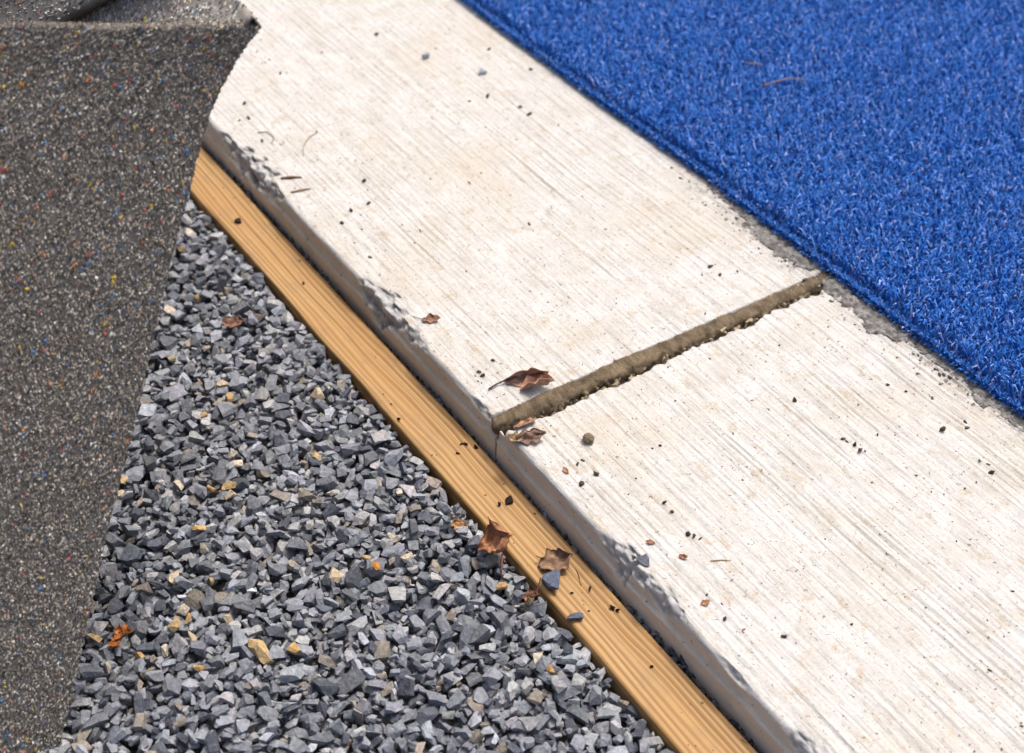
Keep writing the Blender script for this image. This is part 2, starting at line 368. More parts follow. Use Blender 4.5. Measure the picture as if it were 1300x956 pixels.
# ------------------------------------------------------------------ crushed stone
def stone_proto(k, flat=.56):
    """angular crushed stone: a lump cut by random planes"""
    from itertools import combinations
    r = np.random.default_rng(100+k)
    n = np.vstack([np.eye(3), -np.eye(3), norm(r.normal(size=(r.integers(5, 9), 3)))]); n = norm(n+r.normal(0, .16, n.shape))
    d = np.r_[r.uniform(.62, 1., 6), r.uniform(.58, .86, len(n)-6)]; pts = []
    for t in combinations(range(len(n)), 3):
        A = n[list(t)]
        if abs(np.linalg.det(A)) < .08: continue
        p = np.linalg.solve(A, d[list(t)])
        if (n@p <= d+1e-6).all(): pts.append(p)
    pts = np.array(pts)*np.array([1.15, r.uniform(.5, .98), r.uniform(flat-.2, flat+.2)])
    bm = bmesh.new()
    for p in pts: bm.verts.new(p)
    bmesh.ops.remove_doubles(bm, verts=bm.verts, dist=.15)
    bmesh.ops.convex_hull(bm, input=bm.verts)
    for v in [v for v in bm.verts if not v.link_faces]: bm.verts.remove(v)
    bmesh.ops.triangulate(bm, faces=bm.faces); bm.verts.index_update()
    V = np.array([v.co for v in bm.verts]); F = np.array([[v.index for v in f.verts] for f in bm.faces]); bm.free()
    return V, F
PROTO = [stone_proto(k) for k in range(48)]
def rand_rot(n, tilt, r):
    a = r.uniform(0, 2*np.pi, n); ax = r.uniform(0, 2*np.pi, n); ti = r.normal(0, tilt, n)
    ca, sa = np.cos(a), np.sin(a); Rz = np.zeros((n, 3, 3)); Rz[:, 0, 0] = ca; Rz[:, 0, 1] = -sa; Rz[:, 1, 0] = sa; Rz[:, 1, 1] = ca; Rz[:, 2, 2] = 1
    k = np.stack([np.cos(ax), np.sin(ax), 0*ax], 1); K = np.zeros((n, 3, 3))
    K[:, 0, 2] = k[:, 1]; K[:, 1, 2] = -k[:, 0]; K[:, 2, 0] = -k[:, 1]; K[:, 2, 1] = k[:, 0]
    I = np.eye(3)[None]; Rt_ = I+np.sin(ti)[:, None, None]*K+(1-np.cos(ti))[:, None, None]*(K@K)
    return Rt_@Rz
def join_stones(pos, size, rot, tint, proto):
    VV, FF, TT = [], [], []; off = 0
    for k, (V, F) in enumerate(PROTO):
        s = np.where(proto == k)[0]
        if not len(s): continue
        v = np.einsum('nij,vj->nvi', rot[s], V)*size[s, None, None]+pos[s, None]
        VV.append(v.reshape(-1, 3)); FF.append((F[None]+np.arange(len(s))[:, None, None]*len(V)+off).reshape(-1, 3))
        TT.append(np.repeat(tint[s], len(V), 0)); off += len(s)*len(V)
    return np.vstack(VV), np.vstack(FF), np.vstack(TT)
def stone_tints(n, r):
    base = np.array([.190, .203, .230])
    lum = np.exp(r.normal(0, .29, n)); t = base[None]*lum[:, None]
    k = r.random(n)
    lt = k > .86; t[lt] = np.array([.31, .315, .325])*r.uniform(.8, 1.2, (lt.sum(), 1))
    wm = (k > .80) & (k <= .86); t[wm] = np.array([.25, .222, .19])*r.uniform(.7, 1.2, (wm.sum(), 1))
    dk = k < .13; t[dk] = np.array([.085, .094, .118])*r.uniform(.7, 1.3, (dk.sum(), 1))
    return np.clip(t*(1+r.normal(0, .014, (n, 3))), .01, .6)
X0, X1, Y0, Y1, CELL = -640, 480, -400, 0, 1.5
HM = np.full((int((X1-X0)/CELL), int((Y1-Y0)/CELL)), -24.)
def settle(x, y, r, hgt):
    i0, i1 = int((x-r*.8-X0)/CELL), int((x+r*.8-X0)/CELL)+1; j0, j1 = int((y-r*.8-Y0)/CELL), int((y+r*.8-Y0)/CELL)+1
    W = HM[max(i0, 0):i1, max(j0, 0):j1]
    return W, (W.mean()*.65+W.max()*.35 if W.size else -30)
def drop(n, r):
    P = np.zeros((n, 3)); S = np.exp(r.normal(math.log(3.35), .36, n)).clip(1.6, 7.5)
    S = np.sort(S)[::-1] if False else S
    cx_ = r.uniform(X0+8, X1-8, (n, 4)); cy_ = r.uniform(Y0+8, Y1-3, (n, 4))
    for i in range(n):
        s = S[i]; best = None
        for x, y in zip(cx_[i], cy_[i]):
            y = min(y, -.9*s); W, h = settle(x, y, s, 0)
            if best is None or h < best[0]: best = (h, x, y, W)
        h, x, y, W = best
        P[i] = (x, y, h+.28*s); np.maximum(W, h+.62*s, out=W)
    return P, S
NS = 37000
r = np.random.default_rng(11)
P, S = drop(NS, r)
lvl = -2.6-np.median(HM); P[:, 2] += lvl; HM += lvl
hi = HM[np.clip(((P[:, 0]-X0)/CELL).astype(int), 0, HM.shape[0]-1), np.clip(((P[:, 1]-Y0)/CELL).astype(int), 0, HM.shape[1]-1)]
vis = P[:, 2] > hi-9.5-.4*S; P, S = P[vis], S[vis]; NS = len(P)      # buried stones are not built
V, F, T = join_stones(P, S, rand_rot(NS, .5, r), stone_tints(NS, r), r.integers(0, 48, NS))
link('gravel', mesh('gravel', V, F, False, {'tint': T}), STONE, label='bed of blue-grey crushed stone gravel beside the timber board', cat='gravel', kind='stuff')
# wider bed beyond the close-up, coarser
r = np.random.default_rng(12); n = 13000
bx, by = r.uniform(-1050, 800, n), r.uniform(-900, -6, n)
keep = (bx < X0+6) | (bx > X1-6) | (by < Y0+6); bx, by = bx[keep], by[keep]; n = len(bx)
V, F, T = join_stones(np.stack([bx, by, r.uniform(-14, -6, n)], 1), r.uniform(6, 10.5, n), rand_rot(n, .3, r), stone_tints(n, r), r.integers(0, 48, n))
link('outer_gravel', mesh('outer_gravel', V, F, False, {'tint': T}), STONE, label='coarser spread of grey crushed stone around the gravel bed', cat='gravel', kind='stuff')
# dark grit fallen in the slot between timber and kerb
r = np.random.default_rng(13); n = 2600
gx = r.uniform(-800, 500, n); gs = r.uniform(1.0, 3.4, n)
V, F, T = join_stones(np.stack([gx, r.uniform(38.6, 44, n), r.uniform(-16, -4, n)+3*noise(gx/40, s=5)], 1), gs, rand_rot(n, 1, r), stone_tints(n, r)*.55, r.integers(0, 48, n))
link('slot_grit', mesh('slot_grit', V, F, False, {'tint': T}), STONE, label='dark fine grit in the slot between timber board and kerb', cat='grit', kind='stuff')

# single stones that stand out
def one_stone(name, x, y, z, s, tint, k, label, cat='stone', group=None, tilt=.4, mat=None, flat=1., sink=.34):
    r = np.random.default_rng(1000+k); V, F = PROTO[k % 48]
    v = (rand_rot(1, tilt, r)[0]@(V*np.array([1, 1, flat])).T).T*s; v[:, 2] -= v[:, 2].min()
    me = mesh(name, v, F, False, {'tint': np.repeat(np.array(tint)[None], len(v), 0)})
    return link(name, me, mat or STONE, label=label, cat=cat, group=group, loc=(x, y, z-sink*s))
def bed(x, y):
    i, j = int((x-X0)/CELL), int((y-Y0)/CELL); return float(HM[max(i-2, 0):i+3, max(j-2, 0):j+3].mean())
def tan_label(i, x, y):
    c = ['ochre', 'tan', 'cream', 'brownish-orange'][i % 4]
    z = 'close to the timber board' if y > -35 else 'in the upper gravel beside the roll' if x < -140 else 'beside the lower part of the roll' if y < -180 else 'in the middle of the gravel' if y > -115 else 'in the lower left gravel'
    return f'small {c} stone {z}'
def crumb_label(x, y):
    sl = 'far' if x < 0 else 'near'
    z = 'close to the blue turf' if y > 225 else 'along the broken kerb edge' if y < 80 else 'in its open middle'
    return f'tiny dark dirt crumb on the {sl} slab, {z}'
TAN = [(-122.7, -184.4), (-112.9, -188.5), (-96.4, -152.9), (-81.1, -135.3), (-77.6, -124.6), (-67.6, -128.2), (-95.1, -109.8), (-50.7, -158.5), (-8.4, -169.4), (-23.3, -188.4), (3.9, -193.9), (12.8, -194.2), (12.7, -203.0), (25.3, -197.6), (26.3, -216.9), (21.6, -230.3), (-6.2, -248.3), (27.3, -173.5), (18.6, -250.0), (51.1, -204.1), (30.7, -78.0), (44.9, -55.5), (24.3, -54.3), (99.7, -17.2), (118.0, -8.5), (33.2, -102.0), (158.6, -29.3), (171.3, -29.3), (-278.4, -57.2), (-222.6, -103.0), (-273.5, -83.4), (-159.9, -84.6), (-153.4, -108.2), (-176.2, -82.7), (-364.1, -25.0), (-345.8, -40.9), (-70.9, -60.9), (-124.2, -30.9), (-8.1, -30.6)]
r = np.random.default_rng(21)
for i, (x, y) in enumerate(TAN):
    t = np.array([[.46, .33, .17], [.44, .36, .25], [.50, .44, .35], [.42, .27, .12]][i % 4])*r.uniform(.85, 1.15)
    one_stone('tan_stone', x, y, bed(x, y), r.uniform(3.4, 4.8), t, 200+i, tan_label(i, x, y), group='tan stones scattered in the gravel', sink=.3)
one_stone('tan_stone', 62.1, -168.3, bed(62, -168), 9.0, (.50, .36, .18), 301, 'largest tan stone, long and flat, near the lower edge of the gravel', group='tan stones scattered in the gravel', flat=.75, sink=.2)
one_stone('tan_stone', 72.5, -150.5, bed(72, -150), 5.4, (.42, .28, .11), 317, 'rounded ochre stone just right of the largest tan stone', group='tan stones scattered in the gravel', sink=.2)
one_stone('orange_stone', 43.2, -77.4, bed(43, -77), 3.6, (.45, .20, .05), 305, 'small bright orange sliver of stone in the middle of the gravel', sink=.2)
one_stone('dark_stone', 116, 9, .2, 7.6, (.085, .105, .15), 308, 'dark slate-blue stone lying on the timber beside the brown leaf', sink=0, tilt=.2)
one_stone('dark_stone', 147.5, 5.4, .2, 4.6, (.085, .10, .14), 312, 'small dark stone perched on the gravel-side edge of the timber', sink=0, tilt=.2)
one_stone('dark_stone', 151, 54, KH-1.8, 5.2, (.09, .10, .125), 308, 'dark flat stone lodged in the broken kerb edge', sink=0, flat=.6, tilt=.05)
for i, (x, y, s, lab) in enumerate(((-458.3, 262.3, 3.9, 'round grey pebble on the far kerb slab, left of its neighbour'), (-405.3, 291.9, 4.4, 'grey pebble on the far kerb slab, nearest the blue turf'))):
    one_stone('pebble', x, y, KH-.5, s, (.26, .28, .33), 320+i, lab, 'pebble', sink=0)

# ------------------------------------------------------------------ blue turf
TE = KF+KW+2        # edge of the backing
def edge_y(x): return TE+2.4*noise(x/170, s=90)+.8*noise(x/37, s=91)
turf = link('turf_carpet', None, label='bright blue artificial turf carpet laid over the kerb edge', cat='turf', loc=(-200, TE, KH))
TO = np.array([-200, TE, KH])
xs = np.r_[np.arange(-2900, -800, 100), np.arange(-800, 700, 12), np.arange(700, 2600, 100)]
e = edge_y(xs); V = []
for z in (KH+.6, KH+2.6): V += [np.stack([xs, e, np.full_like(xs, z)], 1), np.stack([xs, np.full_like(xs, 3600), np.full_like(xs, z)], 1)]
n = len(xs); V = np.vstack(V); i = np.arange(n-1); q = lambda a, b: np.stack([a*n+i, a*n+i+1, b*n+i+1, b*n+i], 1)
link('backing', mesh('backing', V-TO, [q(2, 3), q(0, 2), q(1, 0), q(3, 1)], False), BACK, turf)
def fibres(x, y, h, wd, r, edge=True):
    """curled two-segment ribbons; x, y are root positions"""
    n = len(x); a = r.uniform(0, 2*np.pi, n); c = r.uniform(0, 2*np.pi, n)
    d = np.stack([np.cos(a), np.sin(a), 0*a], 1); f = np.stack([np.cos(c), np.sin(c), 0*a], 1)
    de = np.clip(1-(y-edge_y(x))/3., 0, 1)*(r.random(n) < .4) if edge else np.zeros(n)
    out = np.stack([0*a, -de*1.0, 0*a], 1)
    H = h*r.uniform(.8, 1.1, n)*(1-.5*de)*np.where((y-edge_y(x) < 6.5) & edge, .5, 1.); z = np.array([0, 0, 1.])
    p0 = np.stack([x, y, np.full(n, KH+2.4)], 1)
    p1 = p0+z*(H*(.5-.22*de))[:, None]+(d*.2+out*.45)*H[:, None]
    p2 = p1+z*(H*(.4-.45*de))[:, None]+(f*.26+out*.42)*H[:, None]
    p3 = p2+z*(H*r.uniform(-.16, .12, n))[:, None]+(norm(f+.9*d)*r.uniform(.08, .22, n)[:, None]+out*.1)*H[:, None]
    s = norm(np.cross(p2-p0+1e-6, f+.3*d+z*.2)); W = (wd*r.uniform(.7, 1.3, n))[:, None]*.5
    s2 = norm(s+.7*norm(r.normal(size=(n, 3))))
    V = np.stack([p0-s*W, p0+s*W, p1-s*W, p1+s*W, p2-s2*W, p2+s2*W, p3-s2*W*.7, p3+s2*W*.7], 1)
    b = np.arange(n)[:, None]*8
    F = np.concatenate([b+np.array([[0, 1, 3, 2]]), b+np.array([[2, 3, 5, 4]]), b+np.array([[4, 5, 7, 6]])])
    k = r.random(n)[:, None]
    T = np.where(k < .60, [[.026, .165, .56]], np.where(k < .84, [[.08, .25, .70]], np.where(k < .94, [[.30, .42, .80]], [[.006, .04, .20]])))*r.uniform(.75, 1.2, (n, 1))  # palest lavender fibres are gloss glints painted as fibre colour
    return V.reshape(-1, 3), F, np.repeat(T, 8, 0)
def jgrid(x0, x1, y0, y1, st, r):
    X, Y = np.meshgrid(np.arange(x0, x1, st), np.arange(y0, y1, st)); X, Y = X.ravel(), Y.ravel()
    return X+r.uniform(-.5, .5, X.shape)*st, Y+r.uniform(-.5, .5, X.shape)*st
r = np.random.default_rng(31)
gx, gy = jgrid(-820, 460, TE-4, TE+560, 2.05, r); k = (gy > edge_y(gx)+.3) & (gy < TE+80+.95*(gx+860)) & (gy < TE+640-.55*(gx-100)); gx, gy = gx[k], gy[k]
de_ = gy-edge_y(gx); k = r.random(len(gx)) < np.where((de_ > 1.6) & (de_ < 6.5), .22, .92); gx, gy = gx[k], gy[k]
ex = r.uniform(-820, 460, 7000); ey = edge_y(ex)+r.uniform(.1, 1.6, len(ex))
gx = np.r_[gx, ex]; gy = np.r_[gy, ey]
V, F, T = fibres(gx, gy, 13.5, .9, r)
link('pile', mesh('pile', V-TO, F, True, {'tint': T}), FIBRE, turf, kind='stuff')
inner_ = lambda gx, gy: (gx > -824) & (gx < 464) & (gy < TE+80+.95*(gx+860)) & (gy < TE+640-.55*(gx-100)) & (gy < TE+560)
gx, gy = jgrid(-1150, 900, TE+1, TE+950, 6., r); k = ~inner_(gx, gy); gx, gy = gx[k], gy[k]
ox, oy = jgrid(-2300, 1900, TE+1, TE+1900, 11., r); k = ~((ox > -1150) & (ox < 900) & (oy < TE+950)); ox, oy = ox[k], oy[k]
Va, Fa, Ta = fibres(gx, gy, 13.5, 3.0, r, True); Vb, Fb, Tb = fibres(ox, oy, 13.5, 5.5, r, True)
link('outer_pile', mesh('outer_pile', np.vstack([Va, Vb])-TO, np.vstack([Fa, Fb+len(Va)]), True, {'tint': np.vstack([Ta, Tb])}), FIBRE, turf, kind='stuff')

# ------------------------------------------------------------------ rubber mat roll
Hh = np.array([math.cos(YAW), math.sin(YAW), 0]); Rh = np.array([Hh[1], -Hh[0], 0])
RT = cat_rom([(67.1, -303.3, -13.5), (47.5, -271.1, 38.9), (22.5, -230.8, 105.2), (5.1, -199.4, 154.3), (-14.1, -168.6, 205.1), (-25.0, -150.2, 234.7), (-35.2, -131.6, 263), (-43.3, -116.8, 286.5), (-48.6, -104.8, 304.0), (-52, -91.5, 319), (-53.6, -79.2, 331.7), (-53.4, -68.2, 340.7)], 120)
rs = np.r_[0, np.cumsum(np.linalg.norm(np.diff(RT, axis=0), axis=1))]; rs /= rs[-1]
def fold(t): return np.array([np.interp(t, rs, RT[:, i]) for i in range(3)])
V1 = np.array([-270.7, -5.9, 22.7]); V0 = 160*(Hh*.85-Rh*.5)
NN = -Hh*math.cos(math.radians(33))+np.array([0, 0, math.sin(math.radians(33))])     # towards the viewer, off the near wall
def far(t, wv, off=0.):
    p = fold(t)+wv*(V0*(1-t)+V1*t); return p-off*np.array([.07, -.74, .67])
def w_edge(t): return float(np.interp(t, [0, .4, .5, .6, .7, .75, .8, .85, .9, .95, 1], [2.4, 2.07, 1.645, 1.27, .945, .795, .66, .53, .415, .32, .255]))
NU, NTT = 420, 130
rows = []
for t in np.linspace(0, 1, NTT):
    we = w_edge(t); R0 = fold(t); sag = -3.2*t**6*np.array([.3, -.2, .84])
    C_ = [far(t, k) for k in (2.3, 1.9, 1.5, 1.2, .9, .65, .42, .22, .06)]
    C_ += [R0-Rh*1.2]
    C_ += [R0-Rh*a+NN*b+sag*math.sin(min(a/150, 1)*math.pi) for a, b in ((7, 3.6), (22, 9.5), (50, 18), (85, 25), (125, 28), (170, 23), (215, 8), (255, -18))]
    L = R0-Rh*300
    we2 = min(we, 2.05)
    C_ += [L+Hh*30-Rh*25, far(t, 2.5, -30)*.5+(L+Hh*70-Rh*40)*.5] + [far(t, we2+(2.35-we2)*k, -11.5) for k in (1, .75, .5, .25, .08, 0)]
    rows.append(cat_rom(C_, NU))
# resample so that the columns keep their meaning from row to row: the fold is at a fixed column
def refit(p, t):
    d = np.r_[0, np.cumsum(np.linalg.norm(np.diff(p, axis=0), axis=1))]
    k = np.argmin(np.linalg.norm(p-(fold(t)-Rh*1.2), axis=1))
    s = np.r_[np.linspace(0, d[k], 90, endpoint=False), d[k]+np.linspace(0, min(230, d[-1]-d[k]-10), 200, endpoint=False), np.linspace(d[k]+230, d[-1], 130)]
    return np.stack([np.interp(s, d, p[:, i]) for i in range(3)], 1)
G = np.array([refit(p, t) for p, t in zip(rows, np.linspace(0, 1, NTT))])         # (NTT, 420, 3)
dU = np.gradient(G, axis=1); dT = np.gradient(G, axis=0); NRM = norm(np.cross(dU, dT))
if (NRM[100, 180]@NN) < 0: NRM = -NRM
TH = 7.
outer = G+NRM*.0
inner = G-NRM*TH
uu = np.arange(G.shape[1])[None]; tt = np.linspace(0, 1, NTT)[:, None]
rough = .5*fbm(G[..., 0]/2.2, G[..., 1]/2.2, G[..., 2]/2.2, s=95)
outer += NRM*rough[..., None]; inner -= NRM*rough[..., None]*.8
inner[-1] += np.array([0, 0, 2.0]); outer[-1] += (np.array([0, 0, 1.])*.7*noise(np.arange(G.shape[1])/3., s=96)[:, None])
mU = G.shape[1]; n1 = NTT*mU
V = np.vstack([outer.reshape(-1, 3), inner.reshape(-1, 3)])
fo = grid_faces(NTT, mU); fi = fo[:, ::-1]+n1
j = np.arange(mU-1); topr = (NTT-1)*mU
f_top = np.stack([topr+j, topr+j+1, n1+topr+j+1, n1+topr+j], 1); f_bot = np.stack([j+1, j, n1+j, n1+j+1], 1)
i = np.arange(NTT-1)*mU
f_s0 = np.stack([i, i+mU, n1+i+mU, n1+i], 1); f_s1 = np.stack([i+mU-1+mU, i+mU-1, n1+i+mU-1, n1+i+mU-1+mU], 1)
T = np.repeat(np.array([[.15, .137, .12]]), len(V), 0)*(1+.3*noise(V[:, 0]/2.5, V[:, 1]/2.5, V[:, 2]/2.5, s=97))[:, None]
T[n1:] *= 2.3  # inner face paler: sun and sky light put into the tint
base = fold(0); base[2] = -14
roll = link('rubber_mat_roll', None, label='leaning open roll of dark speckled recycled-rubber matting standing on the gravel', cat='rubber mat', loc=base)
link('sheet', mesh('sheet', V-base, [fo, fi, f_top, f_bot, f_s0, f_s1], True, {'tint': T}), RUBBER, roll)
# granules: small shreds pressed into both faces and the cut rim
def granule_proto(k):
    r = np.random.default_rng(500+k); v = np.array([[1, 0, 0], [-1, 0, 0], [0, 1, 0], [0, -1, 0], [0, 0, 1], [0, 0, -1.]])
    v = v*r.uniform(.6, 1.15, (6, 1))+r.normal(0, .16, (6, 3))
    v[:4, 2] -= .12                                  # roots sunk in the sheet, so the underside needs no faces
    return v, np.array([[0, 2, 4], [2, 1, 4], [1, 3, 4], [3, 0, 4]])
GP = [granule_proto(k) for k in range(24)]
def granules(srf, nrm, u0, u1, t0, t1, n, r, size=(.55, 1.25), light=1., lift=.1):
    fu = r.uniform(u0, u1, n); ft = r.uniform(t0, t1, n)*(NTT-1)
    iu = np.clip(fu.astype(int), 0, mU-2); it = np.clip(ft.astype(int), 0, NTT-2); a = (fu-iu)[:, None]; b = (ft-it)[:, None]
    L = lambda A: (A[it, iu]*(1-a)+A[it, iu+1]*a)*(1-b)+(A[it+1, iu]*(1-a)+A[it+1, iu+1]*a)*b
    p = L(srf); N = norm(L(nrm)); tn = norm(L(dT)); bt = np.cross(N, tn)
    th = r.normal(0, .24, n)[:, None]; e1 = tn*np.cos(th)+bt*np.sin(th); e2 = np.cross(N, e1)
    s = np.exp(r.uniform(math.log(size[0]), math.log(size[1]), n)); s1 = s*r.uniform(1.2, 2.2, n); s2 = s*r.uniform(.55, .95, n); s3 = s*r.uniform(.5, 1.0, n)
    k = r.random(n); tint = np.repeat(np.array([[.19, .173, .150]]), n, 0)*np.exp(r.normal(0, .5, n))[:, None]
    def setc(m, c, v=.25): tint[m] = np.array(c)*(1+r.uniform(-v, v, (m.sum(), 1)))
    setc((k > .70) & (k <= .84), (.31, .28, .24)); setc((k > .84) & (k <= .925), (.50, .43, .33)); setc((k > .925) & (k <= .977), (.66, .62, .56))
    q_ = r.random(n); cc = k > .977; s1 = np.where(cc, s1*1.3, s1); s2 = np.where(cc, s2*1.4, s2)
    setc(cc & (q_ < .3), (.09, .22, .42)); setc(cc & (q_ >= .3) & (q_ < .55), (.50, .20, .07)); setc(cc & (q_ >= .55) & (q_ < .75), (.55, .38, .05)); setc(cc & (q_ >= .75) & (q_ < .9), (.45, .10, .08)); setc(cc & (q_ >= .9), (.52, .33, .24))
    tint = np.clip(tint*light, .02, .72)
    pr = r.integers(0, 24, n); VV, FF, TT = [], [], []; off = 0
    for g, (v, f) in enumerate(GP):
        m = np.where(pr == g)[0]
        q3 = p[m, None]+N[m, None]*lift+(e1[m]*s1[m, None])[:, None]*v[None, :, 0:1]+(e2[m]*s2[m, None])[:, None]*v[None, :, 1:2]+(N[m]*s3[m, None])[:, None]*v[None, :, 2:3]
        VV.append(q3.reshape(-1, 3)); FF.append((f[None]+np.arange(len(m))[:, None, None]*6+off).reshape(-1, 3)); TT.append(np.repeat(tint[m], 6, 0)); off += len(m)*6
    return np.vstack(VV), np.vstack(FF), np.vstack(TT)
r = np.random.default_rng(41)
parts = [granules(outer, NRM, 88, 292, .0, 1., 72000, r), granules(inner, -NRM, 36, 88, .55, 1., 20000, r, (.7, 1.5), 1.9), granules(inner, -NRM, 330, 419, .55, 1., 17000, r, (.7, 1.5), 1.9),  # inner granules paler too, daylight on the inner face painted in
         granules(outer, NRM, 290, 375, .0, 1., 16000, r, (.8, 1.6))]
VV, FF, TT, off = [], [], [], 0
for v, f, t in parts: VV.append(v); FF.append(f+off); TT.append(t); off += len(v)
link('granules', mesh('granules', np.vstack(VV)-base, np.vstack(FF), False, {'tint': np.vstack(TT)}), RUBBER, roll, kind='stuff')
# frayed light rim; granules down the fold paint the bend's light band
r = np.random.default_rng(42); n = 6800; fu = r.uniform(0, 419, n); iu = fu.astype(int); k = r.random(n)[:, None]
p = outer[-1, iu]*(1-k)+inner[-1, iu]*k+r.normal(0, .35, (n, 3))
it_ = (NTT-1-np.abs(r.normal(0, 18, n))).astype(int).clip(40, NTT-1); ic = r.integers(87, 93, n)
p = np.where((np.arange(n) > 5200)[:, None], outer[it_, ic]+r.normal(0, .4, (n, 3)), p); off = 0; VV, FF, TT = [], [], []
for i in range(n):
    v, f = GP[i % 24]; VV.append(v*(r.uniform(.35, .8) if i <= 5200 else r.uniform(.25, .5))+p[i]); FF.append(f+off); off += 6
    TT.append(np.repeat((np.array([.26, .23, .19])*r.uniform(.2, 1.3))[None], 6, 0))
link('cut_rim_painted_fold', mesh('cut_rim_painted_fold', np.vstack(VV)-base, np.vstack(FF), False, {'tint': np.vstack(TT)}), RUBBER, roll, label='pale frayed cut edge along the top of the roll and painted light band down its fold', kind='stuff')

# ------------------------------------------------------------------ dry leaves
def leaf_blade(L, W, lobes, curl, cup, seed, tint, nu=26, nv=17, crumple=.12, fold_=0.):
    """blade along +x from 0 to L, curled about its long axis (cup) and its short axis (curl)"""
    u = np.linspace(0, 1, nu)[:, None]; v = np.linspace(-1, 1, nv)[None]
    half = W*.5*np.sin(np.pi*np.clip(u*.96+.03, 0, 1))**.7*(1+lobes*np.sin(u*np.pi*5+seed))*(1+.18*noise(u*9, v*2, s=seed))
    y = v*half; x = u*L+L*.10*lobes*np.abs(v)*np.cos(u*9+seed)
    z = cup*W*.5*(np.abs(v)**1.6)*np.sin(np.pi*u)**.4*(1+.5*noise(u*3, v*1.5, s=seed+1)) + fold_*np.abs(y)
    z = z+crumple*W*(noise(u*4, v*2.2, s=seed+2)+.5*noise(u*9, v*5, s=seed+3))
    a = curl*(u-.3); R = L/max(abs(curl), 1e-3)
    if abs(curl) > .01:
        xx = R*np.sin(a)-z*np.sin(a)*np.sign(curl); zz = np.sign(curl)*R*(1-np.cos(a))+z*np.cos(a)
        x, z = xx+(x-u*L), zz
    x, y, z = np.broadcast_arrays(x, y, z)
    P = np.stack([x, y, z], -1)
    g = (1+.25*noise(u*6, v*4, s=seed+5)-.25*np.exp(-(v*7)**2)-.22*(np.abs((u*6-np.abs(v)*1.3) % 1-.5) < .09))[..., None]*np.array(tint)
    N_ = norm(np.cross(np.gradient(P, axis=0), np.gradient(P, axis=1)))
    V = np.vstack([(P+N_*.14).reshape(-1, 3), (P-N_*.14).reshape(-1, 3)]); n = nu*nv; f = grid_faces(nu, nv)
    b = np.r_[np.arange(nv), np.arange(1, nu)*nv+nv-1, (nu-1)*nv+np.arange(nv-2, -1, -1), np.arange(nu-2, 0, -1)*nv]
    c = np.roll(b, -1); rim = np.stack([b, c, c+n, b+n], 1)
    T = np.vstack([g.reshape(-1, 3)]*2)
    return V, [f, f[:, ::-1]+n, rim], np.clip(T, .01, .8)
def leaf(x, y, z, blades, stem, label, group='dry leaves', name='dry_leaf'):
    """blades: list of (dict, yaw, tilt, roll, offset); rests on z"""
    root = link(name, None, label=label, cat='leaf', group=group, loc=(x, y, z))
    low = 1e9; made = []
    for kw, yaw, tilt, rl, off in blades:
        V, F, T = leaf_blade(**kw)
        M = np.array(Matrix.Rotation(math.radians(yaw), 3, 'Z')@Matrix.Rotation(math.radians(tilt), 3, 'Y')@Matrix.Rotation(math.radians(rl), 3, 'X'))
        V = V@M.T; V[:, 2] -= V[:, 2].min(); V = V+np.array(off)
        made.append((V, F, T))
    for V, F, T in made: link('blade', mesh('blade', V, F, True, {'tint': T}), LEAF, root)
    if stem:
        V, F = tube(stem[0], stem[1], 7); link('stem', mesh('stem', V, F, True, {'tint': np.repeat(np.array([stem[2]]), len(V), 0)}), LEAF, root)
    return root
BR, DK, OR = (.30, .125, .060), (.15, .075, .048), (.40, .17, .065)
# long folded leaf with its stalk, on the slab beside the sealant
leaf(-27, 84, KH+.4, [(dict(L=31, W=12, lobes=.10, curl=.4, cup=.6, seed=3, tint=(.36, .21, .145), fold_=.3, crumple=.2), 66, -8, 58, (-4, -2, 0)),
                      (dict(L=24, W=13, lobes=.12, curl=.7, cup=.7, seed=8, tint=(.50, .28, .19), crumple=.16), 64, -4, -20, (9, 0, .2))],
     ([(-7, -25, .8), (-7.5, -16, 1.8), (-5.5, -6, 3.4), (-3, 1, 4.4)], [.7, .6, .7, .9], (.07, .045, .035)), 'folded rust-brown dry leaf with a long dark stalk, beside the sealant on the slab')
leaf(77, 5.0, .6, [(dict(L=28, W=26, lobes=.07, curl=1.7, cup=1.0, seed=21, tint=(.38, .18, .09), crumple=.12), 60, -6, 4, (-6, -12, 0))],
     ([(4, -10, 3), (8, -13, 2.0), (12, -16, -1), (15, -17.5, -5)], [.7, .6, .5], (.24, .07, .04)), 'cupped orange-brown dry leaf overhanging the gravel side of the timber')
leaf(106, 26.5, .3, [(dict(L=24, W=17, lobes=.2, curl=1.3, cup=.5, seed=33, tint=(.25, .145, .085), crumple=.12), 72, -6, 12, (-2, -10, 0))],
     ([(-6, -8, 1.2), (-9, -12, 2.6), (-10, -15, 5.5)], [.5, .45, .35], (.26, .15, .08)), 'brown ragged dry leaf lying in the middle of the timber')
leaf(20, 60, KH+.3, [(dict(L=21, W=10, lobes=.25, curl=.6, cup=.5, seed=41, tint=(.19, .11, .08), crumple=.15), 68, -4, 20, (2, -8, 0)),
                     (dict(L=18, W=7, lobes=.3, curl=.6, cup=.4, seed=44, tint=(.30, .17, .10), crumple=.15), 80, 0, -14, (-11, -3, -.6)),
                     (dict(L=12, W=8, lobes=.3, curl=.6, cup=.4, seed=46, tint=(.33, .22, .12), crumple=.15), 30, 0, 10, (-4, -14, 0))],
     None, 'crushed dark purplish leaf scraps on the near slab at the joint')
leaf(-122, 69, KH+.3, [(dict(L=14, W=7, lobes=.3, curl=.6, cup=.5, seed=51, tint=(.33, .17, .10)), 60, 0, 14, (-2, -6, 0))], ([(-4, -8, .4), (-7, -11, .8), (-12, -13, .5)], .3, (.07, .05, .04)), 'small curled brown leaf scrap on the far slab above its broken edge')
